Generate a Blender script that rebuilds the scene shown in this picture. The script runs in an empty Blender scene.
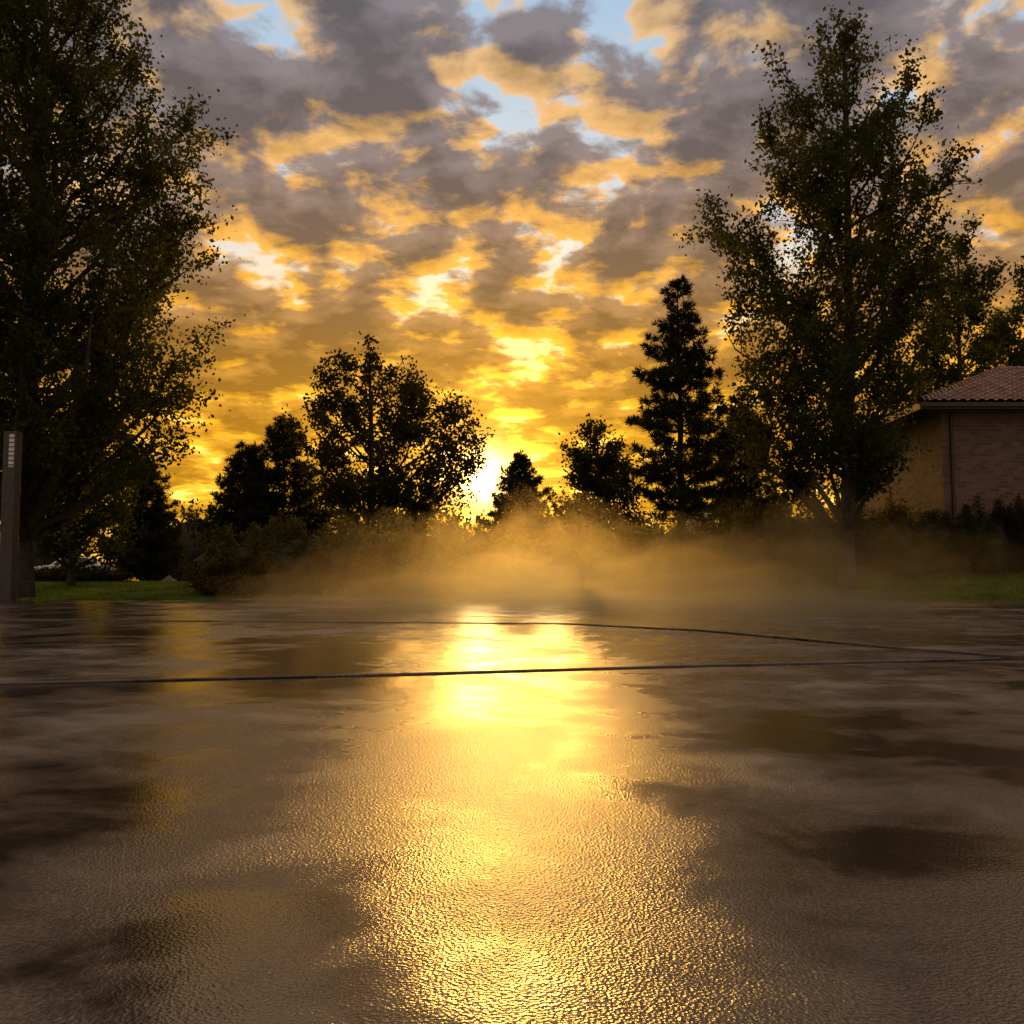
import bpy, math, random
import numpy as np
from mathutils import Vector
S=bpy.context.scene
S.view_settings.view_transform='Standard'
S.view_settings.look='None'
S.view_settings.exposure=0
F=983.0; CH=0.5; HOR=585
def P(px,d): return (px-512)/F*d
def Z(py,d): return CH+(HOR-py)/F*d
SUN=Vector((-0.030,1.0,0.128)).normalized()
GLOW=Vector((-0.030,1.0,0.110)).normalized()
# ---------------------------------------------------------------- node helpers
class NT:
    def __init__(s,nt): s.nt=nt; s.n=nt.nodes; s.l=nt.links
    def new(s,t,**k):
        n=s.n.new(t)
        for a,b in k.items(): setattr(n,a,b)
        return n
    def put(s,sock,v):
        if isinstance(v,bpy.types.NodeSocket): s.l.new(v,sock)
        elif v is not None: sock.default_value=v
    def m(s,op,a,b=None,c=None,clamp=False):
        n=s.new('ShaderNodeMath',operation=op); n.use_clamp=clamp
        s.put(n.inputs[0],a); s.put(n.inputs[1],b); s.put(n.inputs[2],c)
        return n.outputs[0]
    def vm(s,op,a,b=None,sc=None):
        n=s.new('ShaderNodeVectorMath',operation=op)
        s.put(n.inputs[0],a)
        if b is not None: s.put(n.inputs[1],b)
        if sc is not None: s.put(n.inputs[3],sc)
        return n.outputs['Value'] if op in('DOT_PRODUCT','LENGTH','DISTANCE') else n.outputs[0]
    def mr(s,v,a,b,c=0.,d=1.,smooth=True):
        n=s.new('ShaderNodeMapRange'); n.interpolation_type='SMOOTHSTEP' if smooth else 'LINEAR'
        n.clamp=True
        for i,x in enumerate((v,a,b,c,d)): s.put(n.inputs[i],x)
        return n.outputs[0]
    def noise(s,vec,scale,detail=4,rough=.5,dist=0.,lac=2.,dim='3D'):
        n=s.new('ShaderNodeTexNoise'); n.noise_dimensions=dim
        s.put(n.inputs['Vector'],vec); s.put(n.inputs['Scale'],scale); s.put(n.inputs['Detail'],detail)
        s.put(n.inputs['Roughness'],rough); s.put(n.inputs['Distortion'],dist); s.put(n.inputs['Lacunarity'],lac)
        return n.outputs['Fac']
    def mix(s,f,a,b,bt='MIX'):
        n=s.new('ShaderNodeMix',data_type='RGBA',blend_type=bt)
        s.put(n.inputs[0],f)
        for i,v in((6,a),(7,b)):
            if isinstance(v,tuple): v=(*v[:3],1.)
            s.put(n.inputs[i],v)
        return n.outputs[2]
    def ramp(s,f,pts):
        n=s.new('ShaderNodeValToRGB'); e=n.color_ramp.elements
        while len(e)<len(pts): e.new(.5)
        for i,(p,c) in enumerate(pts): e[i].position=p; e[i].color=(*c,1.)
        s.put(n.inputs[0],f); return n.outputs[0]
    def mapping(s,vec,scale=(1,1,1),rot=(0,0,0),loc=(0,0,0)):
        n=s.new('ShaderNodeMapping'); s.put(n.inputs[0],vec)
        n.inputs['Scale'].default_value=scale; n.inputs['Rotation'].default_value=rot; n.inputs['Location'].default_value=loc
        return n.outputs[0]
    def bump(s,h,st,dist,nrm=None):
        n=s.new('ShaderNodeBump'); s.put(n.inputs['Strength'],st); s.put(n.inputs['Distance'],dist); s.put(n.inputs['Height'],h)
        if nrm is not None: s.put(n.inputs['Normal'],nrm)
        return n.outputs[0]
def mat(name):
    m=bpy.data.materials.new(name); m.use_nodes=True
    t=NT(m.node_tree); bs=m.node_tree.nodes['Principled BSDF']
    return m,t,bs
def simple(name,col,rough=.7,var=.25,scale=3.,metal=0.,bump=0.):
    m,t,bs=mat(name); tc=t.new('ShaderNodeTexCoord').outputs['Object']
    f=t.noise(tc,scale,4,.6)
    c0=tuple(c*(1-var) for c in col); c1=tuple(c*(1+var) for c in col)
    t.put(bs.inputs['Base Color'],t.mix(t.mr(f,.3,.7),c0,c1))
    bs.inputs['Roughness'].default_value=rough; bs.inputs['Metallic'].default_value=metal
    if bump: t.put(bs.inputs['Normal'],t.bump(t.noise(tc,scale*6,3,.6),bump,.03))
    return m
# ---------------------------------------------------------------- world
W=bpy.data.worlds.new("World"); S.world=W; W.use_nodes=True
t=NT(W.node_tree); bg=W.node_tree.nodes['Background']
d=t.vm('NORMALIZE',t.new('ShaderNodeTexCoord').outputs['Generated'])
sp=t.new('ShaderNodeSeparateXYZ'); t.put(sp.inputs[0],d); X,Y,Zs=sp.outputs
zc=t.m('ADD',t.m('MAXIMUM',Zs,0.),.17)
cb=t.new('ShaderNodeCombineXYZ'); t.put(cb.inputs[0],t.m('DIVIDE',X,zc)); t.put(cb.inputs[1],t.m('DIVIDE',Y,zc)); pv=cb.outputs[0]
def cloud(vec):
    a=t.noise(t.mapping(vec,(1,1.0,1),(0,0,.2),(3.7,1.3,0)),6.6,7,.56,.15,dim='2D')
    b=t.noise(t.mapping(vec,(1,1,1),(0,0,0),(4.2,2.1,0)),2.1,2,.5,.2,dim='2D')
    return t.m('ADD',t.m('MULTIPLY',a,.70),t.m('MULTIPLY',b,.30))
c0=cloud(pv)
c1=cloud(t.vm('ADD',pv,(-0.01,.06,0)))
side=t.m('MULTIPLY',t.m('ABSOLUTE',t.m('SUBTRACT',X,.05)),.08)
opn=t.mr(t.vm('DISTANCE',d,(.05,.895,.44)),.0,.24,-.040,0.)
den=t.m('ADD',t.m('ADD',c0,side),t.m('ADD',opn,.006))
lit=t.m('SUBTRACT',c0,c1)
d1=t.mr(den,.395,.455)
d2=t.mr(t.m('SUBTRACT',den,t.m('MULTIPLY',lit,1.05)),.405,.535)
el=t.m('DIVIDE',Zs,.6)
thick=t.ramp(el,[(0,(.70,.32,.02)),(.14,(.84,.38,.018)),(.26,(.72,.32,.022)),(.38,(.52,.245,.045)),(.52,(.35,.215,.12)),(.68,(.25,.195,.18)),(.95,(.19,.185,.215))])
thin=t.ramp(el,[(0,(.98,.52,.03)),(.14,(1.25,.70,.05)),(.26,(1.2,.58,.022)),(.42,(1.05,.48,.04)),(.6,(.90,.46,.11)),(.9,(.68,.47,.27))])
gap=t.ramp(el,[(0,(.9,.55,.08)),(.14,(1.3,.84,.13)),(.28,(1.15,.64,.08)),(.42,(.80,.52,.20)),(.56,(.50,.53,.54)),(.9,(.27,.41,.57))])
ns=t.new('ShaderNodeTexSky',sky_type='NISHITA'); ns.sun_disc=False
ns.sun_elevation=math.asin(SUN.z); ns.sun_rotation=math.atan2(SUN.x,SUN.y); ns.air_density=1.2; ns.dust_density=2.
gap=t.mix(1.,gap,t.vm('SCALE',ns.outputs[0],sc=.012),'ADD')
col=t.mix(d1,gap,thin); col=t.mix(d2,col,thick)
core=t.mr(den,.42,.60,1.25,.64,False)
col=t.vm('SCALE',col,sc=core)
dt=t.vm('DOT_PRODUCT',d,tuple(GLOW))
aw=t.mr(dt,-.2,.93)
col=t.mix(aw,t.mix(t.mr(Zs,0,.6),(.42,.30,.22),(.34,.29,.27)),col)  # unseen sky behind camera, raised and warmed as added fill light
col=t.vm('MULTIPLY',col,t.mix(t.mr(Zs,.56,.95),(1.,1.,1.),(2.5,2.0,1.5)))  # out-of-view overhead sky boosted to add light on ground, foliage and house
dpos=t.m('MAXIMUM',dt,0.)
open_=t.m('SUBTRACT',1.,t.m('MULTIPLY',d2,.65))
g1=t.m('MULTIPLY',t.m('POWER',dpos,3500.),9.)
g2=t.m('MULTIPLY',t.m('POWER',dpos,260.),1.8)
g3=t.m('MULTIPLY',t.m('POWER',dpos,40.),.38)
gl=t.m('MULTIPLY',t.m('ADD',g2,g3),open_)
col=t.mix(1.,col,t.vm('SCALE',(1.,.50,.05),sc=gl),'ADD')
col=t.mix(1.,col,t.vm('SCALE',(1.,.66,.20),sc=g1),'ADD')
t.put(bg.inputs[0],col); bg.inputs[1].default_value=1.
# ---------------------------------------------------------------- sun
sl=bpy.data.lights.new('sun','SUN'); sl.energy=2.7; sl.angle=math.radians(13.0); sl.color=(1.,.49,.09)
so=bpy.data.objects.new('sun',sl); S.collection.objects.link(so)
so.rotation_euler=(-SUN).to_track_quat('-Z','Y').to_euler()
# ---------------------------------------------------------------- camera
cam=bpy.data.cameras.new('camera'); co=bpy.data.objects.new('camera',cam); S.collection.objects.link(co); S.camera=co
cam.sensor_width=36; cam.lens=36*F/1024; cam.clip_end=8000; cam.clip_start=.05
co.location=(0,0,CH); co.rotation_euler=(math.radians(90)+math.atan(73/F),0,0)
# ---------------------------------------------------------------- mesh util
def mk(name,v,f,mats,mi=None,smooth=False,parent=None):
    me=bpy.data.meshes.new(name)
    v=v.tolist() if hasattr(v,'tolist') else v; f=f.tolist() if hasattr(f,'tolist') else f
    me.from_pydata(v,[],f)
    for m in mats: me.materials.append(m)
    if mi is not None: me.polygons.foreach_set('material_index',np.asarray(mi,dtype=np.int32))
    if smooth: me.polygons.foreach_set('use_smooth',np.ones(len(f),dtype=bool))
    me.update()
    o=bpy.data.objects.new(name,me); S.collection.objects.link(o)
    if parent: o.parent=parent
    return o
def box(a,b):
    x0,y0,z0=a;x1,y1,z1=b
    v=[(x0,y0,z0),(x1,y0,z0),(x1,y1,z0),(x0,y1,z0),(x0,y0,z1),(x1,y0,z1),(x1,y1,z1),(x0,y1,z1)]
    f=[(0,3,2,1),(4,5,6,7),(0,1,5,4),(1,2,6,5),(2,3,7,6),(3,0,4,7)]
    return v,f
def boxes(name,lst,m,parent=None,bevel=0.):
    V=[];Fc=[]
    for a,b in lst:
        v,f=box(a,b); k=len(V); V+=v; Fc+=[tuple(i+k for i in q) for q in f]
    o=mk(name,V,Fc,[m],parent=parent)
    if bevel:
        b=o.modifiers.new('b','BEVEL'); b.width=bevel; b.segments=2
    return o
def empty(name,loc=(0,0,0)):
    e=bpy.data.objects.new(name,None); e.location=loc; S.collection.objects.link(e); return e
def tube(pts,rad,n=5):
    pts=np.asarray(pts,float); k=len(pts)
    tg=np.gradient(pts,axis=0); tg/=np.linalg.norm(tg,axis=1,keepdims=True)+1e-9
    ref=np.array([0,0,1.]) if abs(tg[:,2]).mean()<.8 else np.array([1.,0,0])
    a=np.cross(tg,ref); a/=np.linalg.norm(a,axis=1,keepdims=True)+1e-9; b=np.cross(tg,a)
    th=np.arange(n)*2*math.pi/n
    v=pts[:,None]+np.asarray(rad)[:,None,None]*(np.cos(th)[None,:,None]*a[:,None]+np.sin(th)[None,:,None]*b[:,None])
    i=np.arange(k-1)[:,None]*n; j=np.arange(n)[None]; j2=(j+1)%n
    f=np.stack([i+j,i+j2,i+n+j2,i+n+j],-1).reshape(-1,4)
    return v.reshape(-1,3),f
def leaves(c,rng,ln,wd,dirs=None,spread=1.):
    n=len(c)
    a=rng.normal(size=(n,3)); a/=np.linalg.norm(a,axis=1,keepdims=True)
    if dirs is not None:
        a=dirs+a*spread; a/=np.linalg.norm(a,axis=1,keepdims=True)
    r=rng.normal(size=(n,3)); b=np.cross(a,r); b/=np.linalg.norm(b,axis=1,keepdims=True)+1e-9
    s=rng.uniform(.6,1.3,(n,1)); nn=np.cross(a,b)
    L=a*ln*s*.5; Wd=b*wd*s*.5
    v=np.stack([c-L,c+Wd-L*.1+nn*ln*.08,c+L,c-Wd-L*.1+nn*ln*.08],1).reshape(-1,3)
    f=np.arange(n*4).reshape(-1,4)
    return v,f
class Acc:
    def __init__(s): s.v=[];s.f=[];s.m=[];s.k=0
    def add(s,vf,mi):
        v,f=vf
        s.v.append(v); s.f.append(np.asarray(f)+s.k); s.m.append(np.full(len(f),mi)); s.k+=len(v)
    def out(s,name,mats): return mk(name,np.concatenate(s.v),np.concatenate(s.f),mats,np.concatenate(s.m))
# ---------------------------------------------------------------- materials
def leafmat(name,c,tr,trf=.45):
    m,t,bs=mat(name); p=t.new('ShaderNodeNewGeometry').outputs['Position']
    f=t.mr(t.noise(p,1.5,2,.7),.3,.7)
    df=t.new('ShaderNodeBsdfDiffuse')
    t.put(df.inputs[0],t.mix(f,tuple(x*.55 for x in c),tuple(x*1.5 for x in c)))
    tl=t.new('ShaderNodeBsdfTranslucent'); t.put(tl.inputs[0],t.mix(f,tuple(x*.6 for x in tr),tuple(x*1.3 for x in tr)))
    mx=t.new('ShaderNodeMixShader'); mx.inputs[0].default_value=trf
    t.n.remove(bs)
    t.l.new(df.outputs[0],mx.inputs[1]); t.l.new(tl.outputs[0],mx.inputs[2])
    t.l.new(mx.outputs[0],t.n['Material Output'].inputs[0]); return m
M_leaf=leafmat('leaf_foliage',(.040,.050,.018),(.075,.085,.013))
M_leafdark=leafmat('dark_leaf_foliage',(.040,.042,.017),(.06,.055,.012))
M_needle=leafmat('pine_needles',(.040,.045,.019),(.05,.05,.015),.25)
M_shrub=leafmat('shrub_foliage',(.095,.09,.024),(.17,.14,.02))
M_grassb=leafmat('grass_blades',(.11,.17,.024),(.19,.27,.02),.5)
M_bark=simple('bark',(.050,.037,.028),.9,.4,6.,bump=.6)
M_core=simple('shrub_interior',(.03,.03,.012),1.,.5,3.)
# ---------------------------------------------------------------- terrain
def ss(a,b,x):
    q=np.clip((x-a)/(b-a),0,1); return q*q*(3-2*q)
def gh(x,y):
    x=np.asarray(x,float);y=np.asarray(y,float)
    h=.02+ss(31,46,y)*.62
    h=h+ss(7.5,17,x)*ss(30.5,36,y)*.85
    h=h+ss(31,34,y)*(.03*np.sin(x*.7+y*.5)+.03*np.sin(x*1.9-y*.8))
    return h
mk('ground',[(-3000,-3000,-.06),(3000,-3000,-.06),(3000,3000,-.06),(-3000,3000,-.06)],[(0,1,2,3)],[simple('wet_soil',(.03,.027,.022),.6,.4,4.)])
nx,ny=181,91
gx=np.linspace(-70,70,nx); gy=30.6+np.linspace(0,1,ny)**1.6*110
XX,YY=np.meshgrid(gx,gy); ZZ=gh(XX,YY); ZZ[0,:]=-.05
v=np.stack([XX,YY,ZZ],-1).reshape(-1,3)
i=(np.arange(ny-1)[:,None]*nx+np.arange(nx-1)[None]).ravel()
m,tt,bs=mat('lawn_turf'); p=tt.new('ShaderNodeNewGeometry').outputs['Position']
tt.put(bs.inputs['Base Color'],tt.mix(tt.mr(tt.noise(p,.9,4,.7),.3,.7),(.07,.11,.018),(.13,.18,.03)))
bs.inputs['Roughness'].default_value=.9; tt.put(bs.inputs['Normal'],tt.bump(tt.noise(p,14,4,.7),.8,.08))
mk('lawn',v,np.stack([i,i+1,i+nx+1,i+nx],1),[m],smooth=True)
rng=np.random.default_rng(5)
def grass(name,x0,x1,y0,y1,n):
    x=rng.uniform(x0,x1,n); y=y0+(y1-y0)*rng.uniform(0,1,n)**1.4
    c=np.stack([x,y,gh(x,y)+.03],1)
    dr=np.zeros((n,3)); dr[:,2]=1
    A=Acc(); A.add(leaves(c,rng,.12,.02,dr,.45),0); A.out(name,[M_grassb])
grass('grass_blades',-26,-9,30.7,46,40000)
grass('grass_blades',6,22,30.7,38,45000)
# ---------------------------------------------------------------- wet concrete
m,t,bs=mat('wet_concrete'); g=t.new('ShaderNodeNewGeometry').outputs['Position']
big=t.noise(t.mapping(g,(1,.75,1),(0,0,.3),(2.1,.6,0)),.55,4,.55,.6,dim='2D')
med=t.noise(g,2.3,5,.6,.3,dim='2D')
wet=t.m('ADD',t.m('MULTIPLY',big,.62),t.m('MULTIPLY',med,.38))
# low and high spots in the slab: where water stands and where it drains
for (px_,py_,r_,a_) in [(.62,1.95,.6,.11),(-1.0,1.9,.65,.08),(3.4,5.6,1.5,.07),(-.35,1.15,.5,-.07),(1.35,3.2,.6,-.05),(0.,2.7,.9,-.05),(-.02,2.0,.6,-.12)]:
    sc_=t.vm('MULTIPLY',t.vm('SUBTRACT',g,(px_,py_,0.)),(1.,.8,0.))
    wet=t.m('ADD',wet,t.mr(t.vm('LENGTH',sc_),r_,0.,0.,a_))
pud=t.mr(wet,.50,.56)
dry=t.mr(wet,.42,.32)
agg=t.new('ShaderNodeTexVoronoi',feature='F1',voronoi_dimensions='2D'); t.put(agg.inputs['Vector'],g); agg.inputs['Scale'].default_value=170.
fine=t.noise(g,110,2,.6,dim='2D'); wav=t.noise(g,24,2,.6,dim='2D')
hgt=t.m('ADD',t.m('ADD',t.m('MULTIPLY',agg.outputs['Distance'],.55),t.m('MULTIPLY',fine,.65)),t.m('MULTIPLY',wav,.4))
st=t.mr(wet,.36,.56,.75,.16)
n1=t.bump(hgt,st,.0035)
n2=t.bump(t.noise(g,1.1,2,.5,dim='2D'),.3,.012,n1)
base=t.mix(t.mr(fine,.3,.7),(.050,.040,.034),(.12,.098,.08))
base=t.mix(t.mr(med,.3,.7),base,(.070,.057,.048))
base=t.mix(dry,base,(.15,.127,.108))
base=t.mix(pud,base,(.026,.020,.017))
t.put(bs.inputs['Base Color'],base); t.put(bs.inputs['Normal'],n2)
r=t.mr(wet,.36,.56,.38,.11,False); t.put(bs.inputs['Roughness'],r)
bs.inputs['IOR'].default_value=1.66
M_conc=m
L1=[(-30,1.2),(-2.6,4.92),(-.6,5.45),(1.2,6.05),(3.3,6.6),(6,6.9),(40,8.0)]
L2=[(-30,14.6),(-6,13.4),(.6,12.3),(2.0,10.4),(2.9,7.6),(3.35,6.75)]
def shift(L,dx,dy): return [(x+dx,y+dy) for x,y in L]
def slab(pts,z0=-.055,z1=0.):
    n=len(pts); v=[(x,y,z1) for x,y in pts]+[(x,y,z0) for x,y in pts]
    f=[tuple(range(n))]+[(i+n,(i+1)%n+n,(i+1)%n,i) for i in range(n)]
    return v,f
V=[];Fa=[]
parts=[slab([(-30,-12),(40,-12)]+L1[::-1],z1=0.),
       slab(shift(L1[:5],0,.07)+[(3.3,6.69)]+[(p[0]-.03,p[1]) for p in L2[::-1][1:]],z1=.012),
       slab([(3.42,6.78)]+shift(L1[5:],0,.07)+[(40,31.0),(-30,31.0)]+[(p[0]+.07,p[1]+.12) for p in L2[:-1]],z1=.024)]
for pv_,pf in parts:
    k=len(V); V+=pv_; Fa+=[tuple(i+k for i in q) for q in pf]
drv=mk('concrete_driveway',V,Fa,[M_conc])
b=drv.modifiers.new('b','BEVEL'); b.width=.007; b.segments=2; b.limit_method='ANGLE'; b.angle_limit=math.radians(50)
M_kerb=simple('kerb_concrete',(.22,.2,.18),.5,.25,5.,bump=.3)
pts=[(-15.9,21.5),(-14.9,23),(-14.2,25),(-14.2,27.3),(-15.2,29.2),(-17.5,30.3)]
inn=[(x-.22,y-.02) for x,y in pts]
mk('kerb',*slab(pts+inn[::-1],.01,.12),[M_kerb])
# ---------------------------------------------------------------- trees
def broadleaf(name,x,y,H,prof,cb,nl,nleaf,ls,seed,tr=.2,upr=1.0,mleaf=None,sub=8,sig=.24,lean=0.):
    rng=np.random.default_rng(seed); A=Acc(); z0=float(gh(x,y)) if y>30.6 else 0.
    k=14; tz=np.linspace(0,.97,k); wob=np.cumsum(rng.normal(0,.012*H/4,(k,2)),0)*np.linspace(0,1,k)[:,None]
    tp=np.stack([x+wob[:,0]+lean*tz*H,y+wob[:,1],z0-.05+tz*H],1)
    tr_r=tr*(1-tz)**.8+.02; tr_r[0]*=1.45
    A.add(tube(tp,tr_r,9),0)
    def tat(zf): return np.array([np.interp(zf,tz,tp[:,j]) for j in range(3)])
    pf=[p[0] for p in prof]; Rm=max(p[2] for p in prof)
    def R(fz,az):
        l=np.interp(fz,pf,[p[1] for p in prof]); r_=np.interp(fz,pf,[p[2] for p in prof])
        return (l+r_)/2+(r_-l)/2*math.cos(az)
    clumps=[]
    for i in range(nl):
        fe=cb+(1-cb)*((i+.5)/nl)**.88+rng.normal(0,.015); fe=min(fe,.995)
        az=i*2.39996+rng.normal(0,.25)
        rr=R(fe,az)*rng.uniform(.45,1.)**.7*rng.uniform(.75,1.08)
        e=np.array([tat(fe)[0]+math.cos(az)*rr,tat(fe)[1]+math.sin(az)*rr,z0+fe*H])
        fs=max(fe-rr*upr*rng.uniform(.8,1.2)/H,cb*.55); s=tat(min(fs,.95))
        midp=s*.5+e*.5; midp[:2]+=(e[:2]-s[:2])*.14; midp+=rng.normal(0,.1,3)*np.linalg.norm(e-s)*.3
        q=np.linspace(0,1,8)[:,None]; pts=(1-q)**2*s+2*q*(1-q)*midp+q*q*e
        pts[1:-1]+=rng.normal(0,.02,(6,3))*np.linalg.norm(e-s)
        r0=max(np.interp(min(fs,.95),tz,tr_r)*.5,.02); L=np.linalg.norm(e-s)
        A.add(tube(pts,np.linspace(r0,.012,8)),0)
        ns=max(2,int(round(sub*min(1.4,L/Rm*.9))))
        for j in range(ns):
            tq=rng.uniform(.25,1.); o=np.array([np.interp(tq,q[:,0],pts[:,c]) for c in range(3)])
            tg=(e-s)/L; dr=tg*.7+rng.normal(0,.6,3)+np.array([0,0,.2]); dr/=np.linalg.norm(dr)
            ln=min(L*rng.uniform(.18,.38)*(1.15-.6*tq)+.25,2.2)
            qq=np.linspace(0,1,4)[:,None]; sb=o+dr*ln*qq+rng.normal(0,.04,(4,3))*ln*qq
            A.add(tube(sb,np.linspace(.022,.006,4),3),0)
            ww=rng.uniform(.3,1.5)*(.35+ln)
            for c in np.linspace(.3,1.,5): clumps.append(np.append(o+dr*ln*c,ww))
        clumps.append(np.append(e,.6))
    C=np.array(clumps); w=C[:,3]/C[:,3].sum(); idx=rng.choice(len(C),nleaf,p=w)
    c=C[idx,:3]+rng.normal(0,1,(nleaf,3))*sig*rng.uniform(.3,1.,(nleaf,1))
    A.add(leaves(c,rng,ls,ls*.66),1)
    return A.out(name,[M_bark,mleaf or M_leaf])
def pine(name,x,y,H,Rb,cb,seed,dens=1.,droop=.1,nd=.26,irr=.35):
    rng=np.random.default_rng(seed);A=Acc(); z0=float(gh(x,y))
    tz=np.linspace(0,1,10); tp=np.stack([x+rng.normal(0,.03,10),y+rng.normal(0,.03,10),z0-.05+tz*H],1)
    A.add(tube(tp,.16*(H/10)*(1-tz)+.012,8),0)
    z=cb*H; tufts=[];dirs=[]
    while z<H*.985:
        f=(z/H-cb)/(1-cb); nb=rng.integers(4,7); a0=rng.uniform(0,6.28)
        for b_ in range(nb):
            az=a0+b_*6.283/nb+rng.normal(0,.2)
            L=(Rb*(1-f)**.8*min(1,.55+f*3)+.15)*rng.uniform(1-irr,1.1)
            s=np.array([x,y,z0+z]); out=np.array([math.cos(az),math.sin(az),0])
            e=s+out*L+np.array([0,0,L*(rng.uniform(-.05,.45)-droop+f*.5)])
            mid=(s+e)/2+np.array([0,0,-L*.1]); q=np.linspace(0,1,6)[:,None]
            pts=(1-q)**2*s+2*q*(1-q)*mid+q*q*e
            A.add(tube(pts,np.linspace(.03,.008,6),4),0)
            nt_=max(3,int(L*6*dens))
            for k in range(nt_):
                u=rng.uniform(.2,1.); o=np.array([np.interp(u,q[:,0],pts[:,c]) for c in range(3)])
                sd=np.cross(out,[0,0,1])*rng.normal(0,.22*L*(1.1-u)+.06); o=o+sd+np.array([0,0,rng.uniform(-.08,.15)])
                tufts.append(o); dd=out*.6+sd+np.array([0,0,.6]); dirs.append(dd/np.linalg.norm(dd))
        z+=rng.uniform(.24,.46)*H/10
    T=np.array(tufts);D=np.array(dirs); n=22
    T2=np.repeat(T,n,0);D2=np.repeat(D,n,0)
    rd=rng.normal(size=T2.shape); dr=D2*.7+rd*.6; dr/=np.linalg.norm(dr,axis=1,keepdims=True)
    c=T2+dr*nd*.5
    A.add(leaves(c,rng,nd,nd*.14,dr,.1),1)
    return A.out(name,[M_bark,M_needle])
dl=32.
broadleaf('deciduous_tree',P(22,dl),dl,23.5,[(.13,2,3.2),(.2,5.0,5.6),(.32,5.6,5.8),(.45,5.8,6.0),(.6,5.6,5.8),(.75,5.0,4.6),(.9,3.6,3.4),(1,.7,.6)],.15,120,108000,.165,11,.32,1.3,sub=12,sig=.31)
dr_=32.
broadleaf('deciduous_tree',P(846,dr_),dr_,19.9,[(.14,3.0,1.8),(.25,4.2,2.8),(.40,5.1,3.8),(.5,4.6,4.0),(.62,4.7,3.5),(.75,3.4,3.9),(.84,3.7,3.7),(.89,1.6,1.9),(.95,.7,.8),(1,.2,.2)],.2,78,58000,.155,23,.22,1.15,sub=11,sig=.26,lean=.02)
broadleaf('deciduous_tree',P(962,52),52.,18.,[(.25,3.6,3.6),(.5,4.0,5.),(.75,3.2,5.2),(.9,2.,4.2),(1,.5,1.6)],.25,46,28000,.22,31,.2,.9,sub=9,sig=.34)
broadleaf('deciduous_tree',P(372,42),42.,10.3,[(.2,2.4,2.8),(.4,3.5,4.6),(.6,3.6,5.2),(.8,2.9,4.3),(.92,1.8,2.6),(1,.5,1.)],.24,58,25000,.18,8,.19,1.0,M_leafdark,sub=10,sig=.25)
broadleaf('deciduous_tree',P(600,40),40.,6.6,[(.2,1.5,1.6),(.5,2.0,1.9),(.8,1.6,1.5),(1,.5,.5)],.2,34,14000,.16,17,.12,.8,M_leafdark,sub=8,sig=.26)
pine('pine_tree',P(682,34),34.,11.0,2.6,.25,41,2.0,irr=.5)
pine('pine_tree',P(520,50),50.,6.4,2.8,.1,42,1.5,nd=.3)
pine('pine_tree',P(283,47),47.,7.9,3.2,.08,43,1.2,nd=.32)
pine('pine_tree',P(245,46),46.,6.3,2.4,.08,44,1.2,nd=.32)
pine('pine_tree',P(145,50),50.,6.0,2.6,.08,45,1.2,nd=.32)
pine('pine_tree',P(742,41.5),41.5,7.8,2.2,.2,46,1.4,nd=.3)
broadleaf('deciduous_tree',P(72,40),40.,7.2,[(.2,2,2.4),(.5,2.6,3.2),(.8,2.2,2.6),(1,.6,.6)],.18,34,16000,.17,19,.12,.8,M_leaf,sub=8,sig=.28)
# ---------------------------------------------------------------- shrubs
def blob(c,r,rng,n=10,mq=7,lo=.85,hi=1.1):
    th=np.linspace(0,2*math.pi,n,endpoint=False); ph=np.linspace(.05,math.pi-.05,mq)
    T_,Pp=np.meshgrid(th,ph); k=rng.uniform(lo,hi,T_.shape)
    v=np.stack([c[0]+r[0]*np.cos(T_)*np.sin(Pp)*k,c[1]+r[1]*np.sin(T_)*np.sin(Pp)*k,c[2]+r[2]*np.cos(Pp)*k],-1).reshape(-1,3)
    i=np.arange(mq-1)[:,None]*n;j=np.arange(n)[None];f=np.stack([i+j,i+(j+1)%n,i+n+(j+1)%n,i+n+j],-1).reshape(-1,4)
    return v,f
def shrubs(name,lst,nleaf,ls,seed,ml=None,twigs=True):
    rng=np.random.default_rng(seed);A=Acc(); vol=np.array([r*h for (_,_,r,h) in lst]); tot=vol.sum()
    for (x,y,r,h),vv in zip(lst,vol):
        z0=float(gh(x,y)); n=int(nleaf*vv/tot)
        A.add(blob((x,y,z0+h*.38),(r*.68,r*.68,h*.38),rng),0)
        ns_=max(10,int(r*16)); az=rng.uniform(0,6.28,ns_); q=rng.uniform(0,1,ns_)**.5
        tips=np.stack([x+np.cos(az)*q*r,y+np.sin(az)*q*r,z0+h*np.sqrt(np.clip(1-q**2*.8,0.05,1))*rng.uniform(.8,1.12,ns_)],1)
        low=np.stack([x+np.cos(az)*q*r*.55,y+np.sin(az)*q*r*.55,np.full(ns_,z0+.05)],1)
        id_=rng.integers(0,ns_,n); u=rng.uniform(.15,1.,(n,1))**.7
        c=low[id_]*(1-u)+tips[id_]*u+rng.normal(0,1,(n,3))*(.05+.16*(1.1-u))*min(r,1.2)
        c[:,2]=np.maximum(c[:,2],z0+.02)
        A.add(leaves(c,rng,ls,ls*.5),1)
        for a_,b_ in zip(low,tips): A.add(tube([a_,(a_+b_)/2+rng.normal(0,.04,3),b_],[.015,.01,.004],3),0)
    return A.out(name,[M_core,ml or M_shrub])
rg=random.Random(3)
l=[]
for px,top in [(218,535),(240,528),(262,524),(285,520),(310,518),(335,516),(358,522),(380,518),(405,518),(430,520),(455,526)]:
    dd=34+rg.uniform(0,2.5); l.append((P(px,dd),dd,1.15+rg.uniform(0,.4),Z(top,dd)-float(gh(0,dd))))
shrubs('shrubbery',l,68000,.13,61)
l=[]
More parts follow.
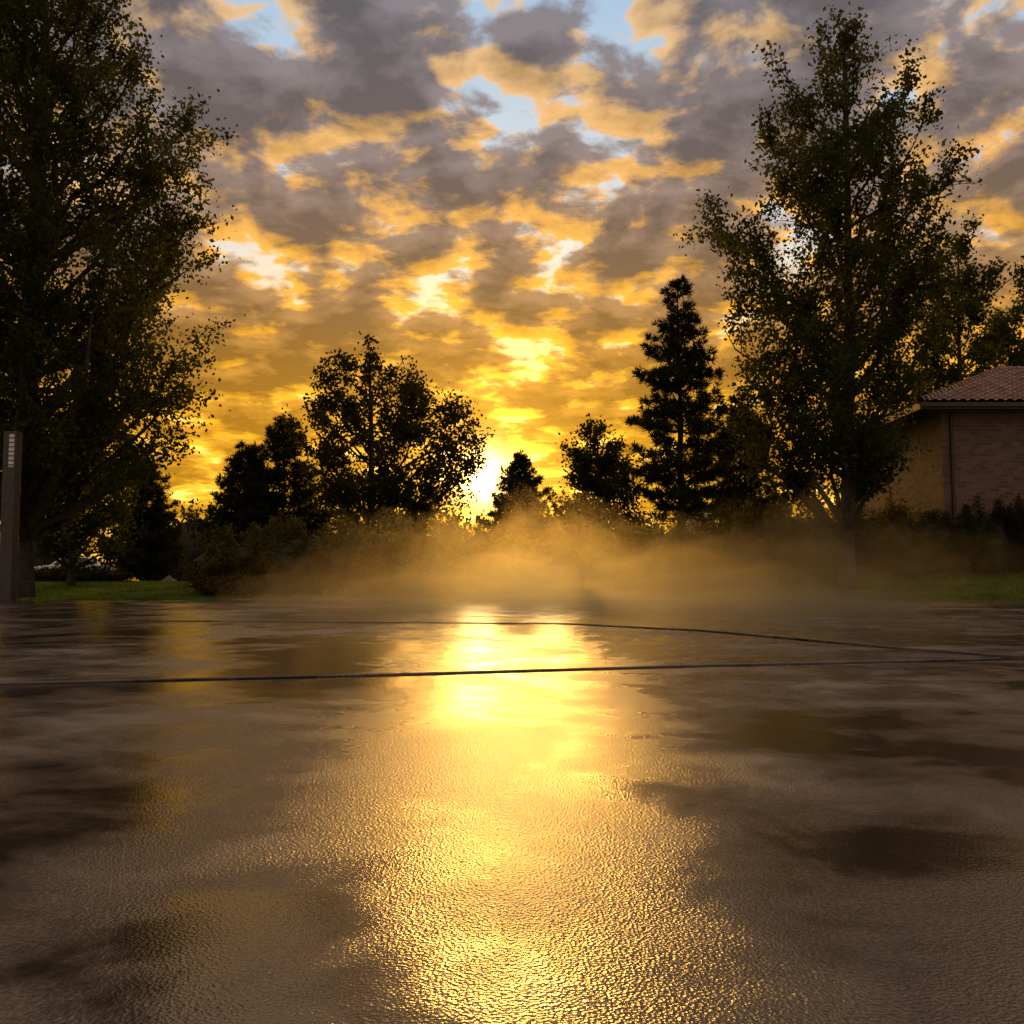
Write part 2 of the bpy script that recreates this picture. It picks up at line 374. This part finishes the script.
for px,top in [(480,532),(505,530),(530,530),(555,528),(580,526),(610,522),(640,518),(665,518),(697,517),(728,512),(760,505),(792,502),(825,502),(855,500),(885,498),(908,504)]:
    dd=36+rg.uniform(0,2.5); l.append((P(px,dd),dd,1.2+rg.uniform(0,.35),Z(top,dd)-float(gh(P(px,dd),dd))))
shrubs('shrubbery',l,92000,.13,62)
l=[]
for px,top in [(925,515),(950,505),(975,498),(1005,494),(1035,492),(1065,490),(1095,492)]:
    dd=33.4+rg.uniform(0,.8); l.append((P(px,dd),dd+1.2,1.0+rg.uniform(0,.2),Z(top,dd)-float(gh(P(px,dd),dd+1.))))
shrubs('hedge',l,50000,.10,63,M_leafdark)
l=[(P(px,44),44.,1.0,.62) for px in range(15,120,16)]
shrubs('low_hedge',l,14000,.12,64,M_leafdark)
l=[];rg=random.Random(9)
x=-62.
while x<66:
    dd=74+rg.uniform(-8,14); l.append((x*1.1,dd,rg.uniform(2.4,4.),rg.uniform(4.2,6.6))); x+=rg.uniform(1.9,3.2)
shrubs('distant_trees',l,100000,.34,65,M_leafdark)
# ---------------------------------------------------------------- brick house
H=empty('brick_house',(0,0,0))
m,t,bs=mat('brick'); g=t.new('ShaderNodeNewGeometry').outputs['Position']; s_=t.new('ShaderNodeSeparateXYZ'); t.put(s_.inputs[0],g)
cbv=t.new('ShaderNodeCombineXYZ'); t.put(cbv.inputs[0],t.m('ADD',s_.outputs[0],s_.outputs[1])); t.put(cbv.inputs[1],s_.outputs[2])
br=t.new('ShaderNodeTexBrick'); t.put(br.inputs['Vector'],cbv.outputs[0]); br.inputs['Scale'].default_value=1.
br.inputs['Brick Width'].default_value=.34; br.inputs['Row Height'].default_value=.13; br.inputs['Mortar Size'].default_value=.010
br.inputs['Color1'].default_value=(.09,.05,.035,1); br.inputs['Color2'].default_value=(.26,.15,.10,1); br.inputs['Mortar'].default_value=(.20,.16,.13,1)
t.put(bs.inputs['Base Color'],t.mix(.35,br.outputs[0],t.mix(t.noise(g,3,4,.6),(.05,.035,.025),(.24,.16,.11))))
t.put(bs.inputs['Normal'],t.bump(br.outputs['Fac'],-.5,.01)); bs.inputs['Roughness'].default_value=.85
M_brick=m
M_tile=simple('roof_tile',(.24,.13,.095),.4,.5,2.5,bump=.3)
M_trim=simple('fascia',(.06,.04,.03),.6,.2,5.)
M_glass,_,bs=mat('window_glass'); bs.inputs['Base Color'].default_value=(.02,.022,.025,1); bs.inputs['Roughness'].default_value=.05
dx=35.; ex=P(925,dx); ez=Z(402,dx); x0=ex+1.05; y0=dx+.75; x1=x0+14; y1=y0+10; gz=.6
boxes('walls',[((x0,y0,gz),(x1,y1,ez-.05))],M_brick,H)
ex1=x1+.75; ey1=y1+.75; pitch=math.tan(math.radians(23))
hd=(ey1-dx)/2
def slope(origin,along,up,length,depth,name):
    na=int(length/.05); nu=int(depth/.33)*3
    V=[];Fc=[];rows=[]
    for r_ in range(nu+1):
        c=r_//3; u=(r_%3); uu=(c+[0,.5,.995][u])*.33
        row=[]; lo=uu; hi=length-uu
        for a in range(na+1):
            s=lo+(hi-lo)*a/na if hi>lo else (lo+hi)/2
            z=uu*pitch+.075*abs(math.sin(s*math.pi/.34))+(.09-.09*[0,.5,.995][u])
            p=Vector(origin)+Vector(along)*s+Vector(up)*uu; row.append(len(V)); V.append((p.x,p.y,p.z+z))
        rows.append(row)
    for a,b in zip(rows,rows[1:]):
        for k in range(na): Fc.append((a[k],a[k+1],b[k+1],b[k]))
    mk(name,V,Fc,[M_tile],parent=H)
slope((ex,dx,ez+.02),(1,0,0),(0,1,0),ex1-ex,hd-.05,'roof_front')
slope((ex,ey1,ez+.02),(0,-1,0),(1,0,0),ey1-dx,hd-.05,'roof_left')
slope((ex1,dx,ez+.02),(0,1,0),(-1,0,0),ey1-dx,hd-.05,'roof_right')
slope((ex1,ey1,ez+.02),(-1,0,0),(0,-1,0),ex1-ex,hd-.05,'roof_back')
def cap(a,b,name):
    a=Vector(a);b=Vector(b);n=int((b-a).length/.35);A=Acc()
    for i_ in range(n):
        p=a.lerp(b,i_/n);q=a.lerp(b,(i_+1.08)/n); A.add(tube([p,q],[.15,.11],8),0)
    o=A.out(name,[M_tile]); o.parent=H
top=ez+.08+hd*pitch
cap((ex,dx,ez+.1),(ex+hd,dx+hd,top),'hip_cap_1'); cap((ex,ey1,ez+.1),(ex+hd,dx+hd,top),'hip_cap_2')
cap((ex+hd,dx+hd,top),(ex1-hd,dx+hd,top),'ridge_cap'); cap((ex1,dx,ez+.1),(ex1-hd,dx+hd,top),'hip_cap_3')
boxes('fascia',[((ex-.03,dx-.03,ez-.2),(ex1+.03,dx+.03,ez+.05)),((ex-.03,dx+.031,ez-.2),(ex+.03,ey1,ez+.05)),((ex1-.03,dx+.031,ez-.2),(ex1+.03,ey1,ez+.05))],M_trim,H)
boxes('soffit',[((ex+.031,dx+.031,ez-.1),(ex1-.031,ey1-.03,ez-.055))],M_trim,H)
boxes('gutter_downpipe',[((x0+.3,y0-.1,gz),(x0+.4,y0-.003,ez-.21)),((ex,dx-.14,ez-.12),(ex1,dx-.032,ez-.0))],M_trim,H)
wz=ez-2.4
boxes('windows',[((x0+a,y0-.02,wz),(x0+a+1.4,y0-.004,wz+1.4)) for a in (3.2,6.8,10.4)],M_glass,H)
fr=[]
for a in (3.2,6.8,10.4):
    a0=x0+a
    fr+=[((a0-.08,y0-.06,wz-.1),(a0+1.48,y0-.003,wz-.002)),((a0-.08,y0-.06,wz+1.402),(a0+1.48,y0-.003,wz+1.5)),((a0-.08,y0-.06,wz),(a0-.002,y0-.003,wz+1.4)),((a0+1.402,y0-.06,wz),(a0+1.48,y0-.003,wz+1.4)),((a0+.68,y0-.05,wz+.001),(a0+.72,y0-.021,wz+1.399))]
boxes('window_frames',fr,simple('white_paint',(.6,.58,.55),.5,.1),H)
# ---------------------------------------------------------------- lamp post
LP=empty('lamp_post',(P(9,26),26.,.02))
M_pole=simple('post_paint',(.05,.04,.035),.45,.25,8.)
M_lamp=simple('lamp_diffuser',(.75,.75,.72),.3,.06,5.)
zt=Z(432,26)
boxes('base_plate',[((-.27,-.27,.0),(.27,.27,.05))],M_pole,LP,.01)
boxes('shaft',[((-.17,-.17,.05),(.17,.17,zt-.95))],M_pole,LP,.02)
boxes('lamp_head',[((-.17,-.17,zt-.06),(.17,.17,zt)),((-.17,-.17,zt-.949),(-.04,.17,zt-.061)),((.12,-.17,zt-.949),(.17,.17,zt-.061))],M_pole,LP,.01)
boxes('diffuser',[((-.039,-.14,zt-.948),(.119,.14,zt-.062))],M_lamp,LP)
boxes('louvres',[((-.035,-.16,zt-.9+.12*i_),(.115,-.142,zt-.88+.12*i_)) for i_ in range(7)],M_pole,LP)
# ---------------------------------------------------------------- distant houses / car
M_white=simple('white_wall',(.75,.73,.70),.7,.08)
def house(name,x,y,w,dp,h,rh,mw,mr_):
    e=empty(name,(x,y,float(gh(x,y)) if y<140 else .6))
    boxes('walls',[((-w/2,-dp/2,-.3),(w/2,dp/2,h))],mw,e)
    V=[(-w/2-.15,-dp/2-.15,h),(w/2+.15,-dp/2-.15,h),(w/2+.15,dp/2+.15,h),(-w/2-.15,dp/2+.15,h),(-w/2-.15,0,h+rh),(w/2+.15,0,h+rh)]
    mk('roof',V,[(0,1,5,4),(2,3,4,5),(0,4,3),(1,2,5),(0,3,2,1)],[mr_],parent=e)
    if w>3: boxes('windows',[((a,-dp/2-.03,1.),(a+1.1,-dp/2-.003,2.1)) for a in (-w*.32,w*.18)],M_glass,e)
    boxes('door',[((-.4,-dp/2-.04,0),(.4,-dp/2-.003,2.0))],M_trim,e)
M_render=simple('render_wall',(.35,.31,.27),.8,.1)
house('distant_house',P(208,90),90.,7,6,2.7,1.6,M_render,M_tile)
house('garden_shed',P(699,39.8),39.8,1.05,1.2,2.72,.25,M_white,M_white)
C=empty('parked_car',(P(76,58),58.,float(gh(-20,58))+.02)); C.rotation_euler=(0,0,.15)
M_car=simple('car_paint',(.7,.7,.7),.25,.03); M_tyre=simple('tyre',(.02,.02,.02),.8,.1)
prof=[(-2.2,.35),(-2.25,.75),(-1.9,.92),(-1.2,.98),(-.6,1.45),(.9,1.48),(1.6,1.02),(2.2,.9),(2.25,.35)]
n=len(prof); V=[(a,-.85,b_) for a,b_ in prof]+[(a,.85,b_) for a,b_ in prof]
V=[(a,(y_*.8 if z_>1.2 else y_),z_) for a,y_,z_ in V]
o=mk('body',V,[tuple(range(n)),tuple(range(2*n-1,n-1,-1))]+[(i_+n,(i_+1)%n+n,(i_+1)%n,i_) for i_ in range(n)],[M_car],parent=C)
bv=o.modifiers.new('b','BEVEL'); bv.width=.06; bv.segments=3
mk('side_windows',[(-1.0,-.865,1.02),(1.35,-.865,1.02),(.85,-.74,1.4),(-.55,-.74,1.4)],[(0,1,2,3)],[M_glass],parent=C)
A=Acc()
for wx in(-1.4,1.4):
    for wy in(-.88,.7): A.add(tube([(wx,wy,.33),(wx,wy+.001,.33),(wx,wy+.2,.33),(wx,wy+.201,.33)],[.01,.33,.33,.01],16),0)
o=A.out('wheels',[M_tyre]); o.parent=C
# ---------------------------------------------------------------- mist : overlapping even-density puffs
MI=empty('mist',(0,0,0))
import bmesh
from mathutils import noise as mn
def mistmat(name,dn):
    m=bpy.data.materials.new(name); m.use_nodes=True; t=NT(m.node_tree); t.n.clear()
    out=t.new('ShaderNodeOutputMaterial'); vs=t.new('ShaderNodeVolumeScatter')
    vs.inputs['Density'].default_value=dn; vs.inputs['Color'].default_value=(1.,.90,.58,1); vs.inputs['Anisotropy'].default_value=.80
    t.l.new(vs.outputs[0],out.inputs['Volume']); return m
def puff(i,c,r,dn):
    bm=bmesh.new(); bmesh.ops.create_icosphere(bm,subdivisions=4,radius=1.)
    off=Vector((i*7.3,i*3.1,i*1.7))
    for v in bm.verts:
        n_=mn.fractal(v.co*1.9+off,.9,2.,3)
        k=1+.38*n_
        z=c[2]+v.co.z*r[2]*k*(1+.4*mn.noise(v.co*4+off))
        v.co=Vector((c[0]+v.co.x*r[0]*k,c[1]+v.co.y*r[1]*k,max(z,.035+.003*i)))
    me=bpy.data.meshes.new('puff'); bm.to_mesh(me); bm.free(); me.materials.append(mistmat('mist_volume',dn))
    o=bpy.data.objects.new('puff_%d'%i,me); S.collection.objects.link(o); o.parent=MI
pl=[((1.4,16,0),(6.4,6,.45),.075),((1.2,16,0),(5.2,6,.8),.055),((1.5,17,0),(4.8,5.5,1.25),.040),((-1.4,17,0),(2.6,4,1.6),.034),((2.1,17,0),(2.3,4,1.7),.038),((4.6,18,0),(2.6,4,1.9),.040),((-.2,17,0),(1.9,4,1.9),.034),((-3.2,18,0),(2.1,3.5,1.1),.028),((6.6,19,0),(2.6,3.5,1.7),.036)]
for i_,(c,r,dn) in enumerate(pl): puff(i_,c,r,dn)
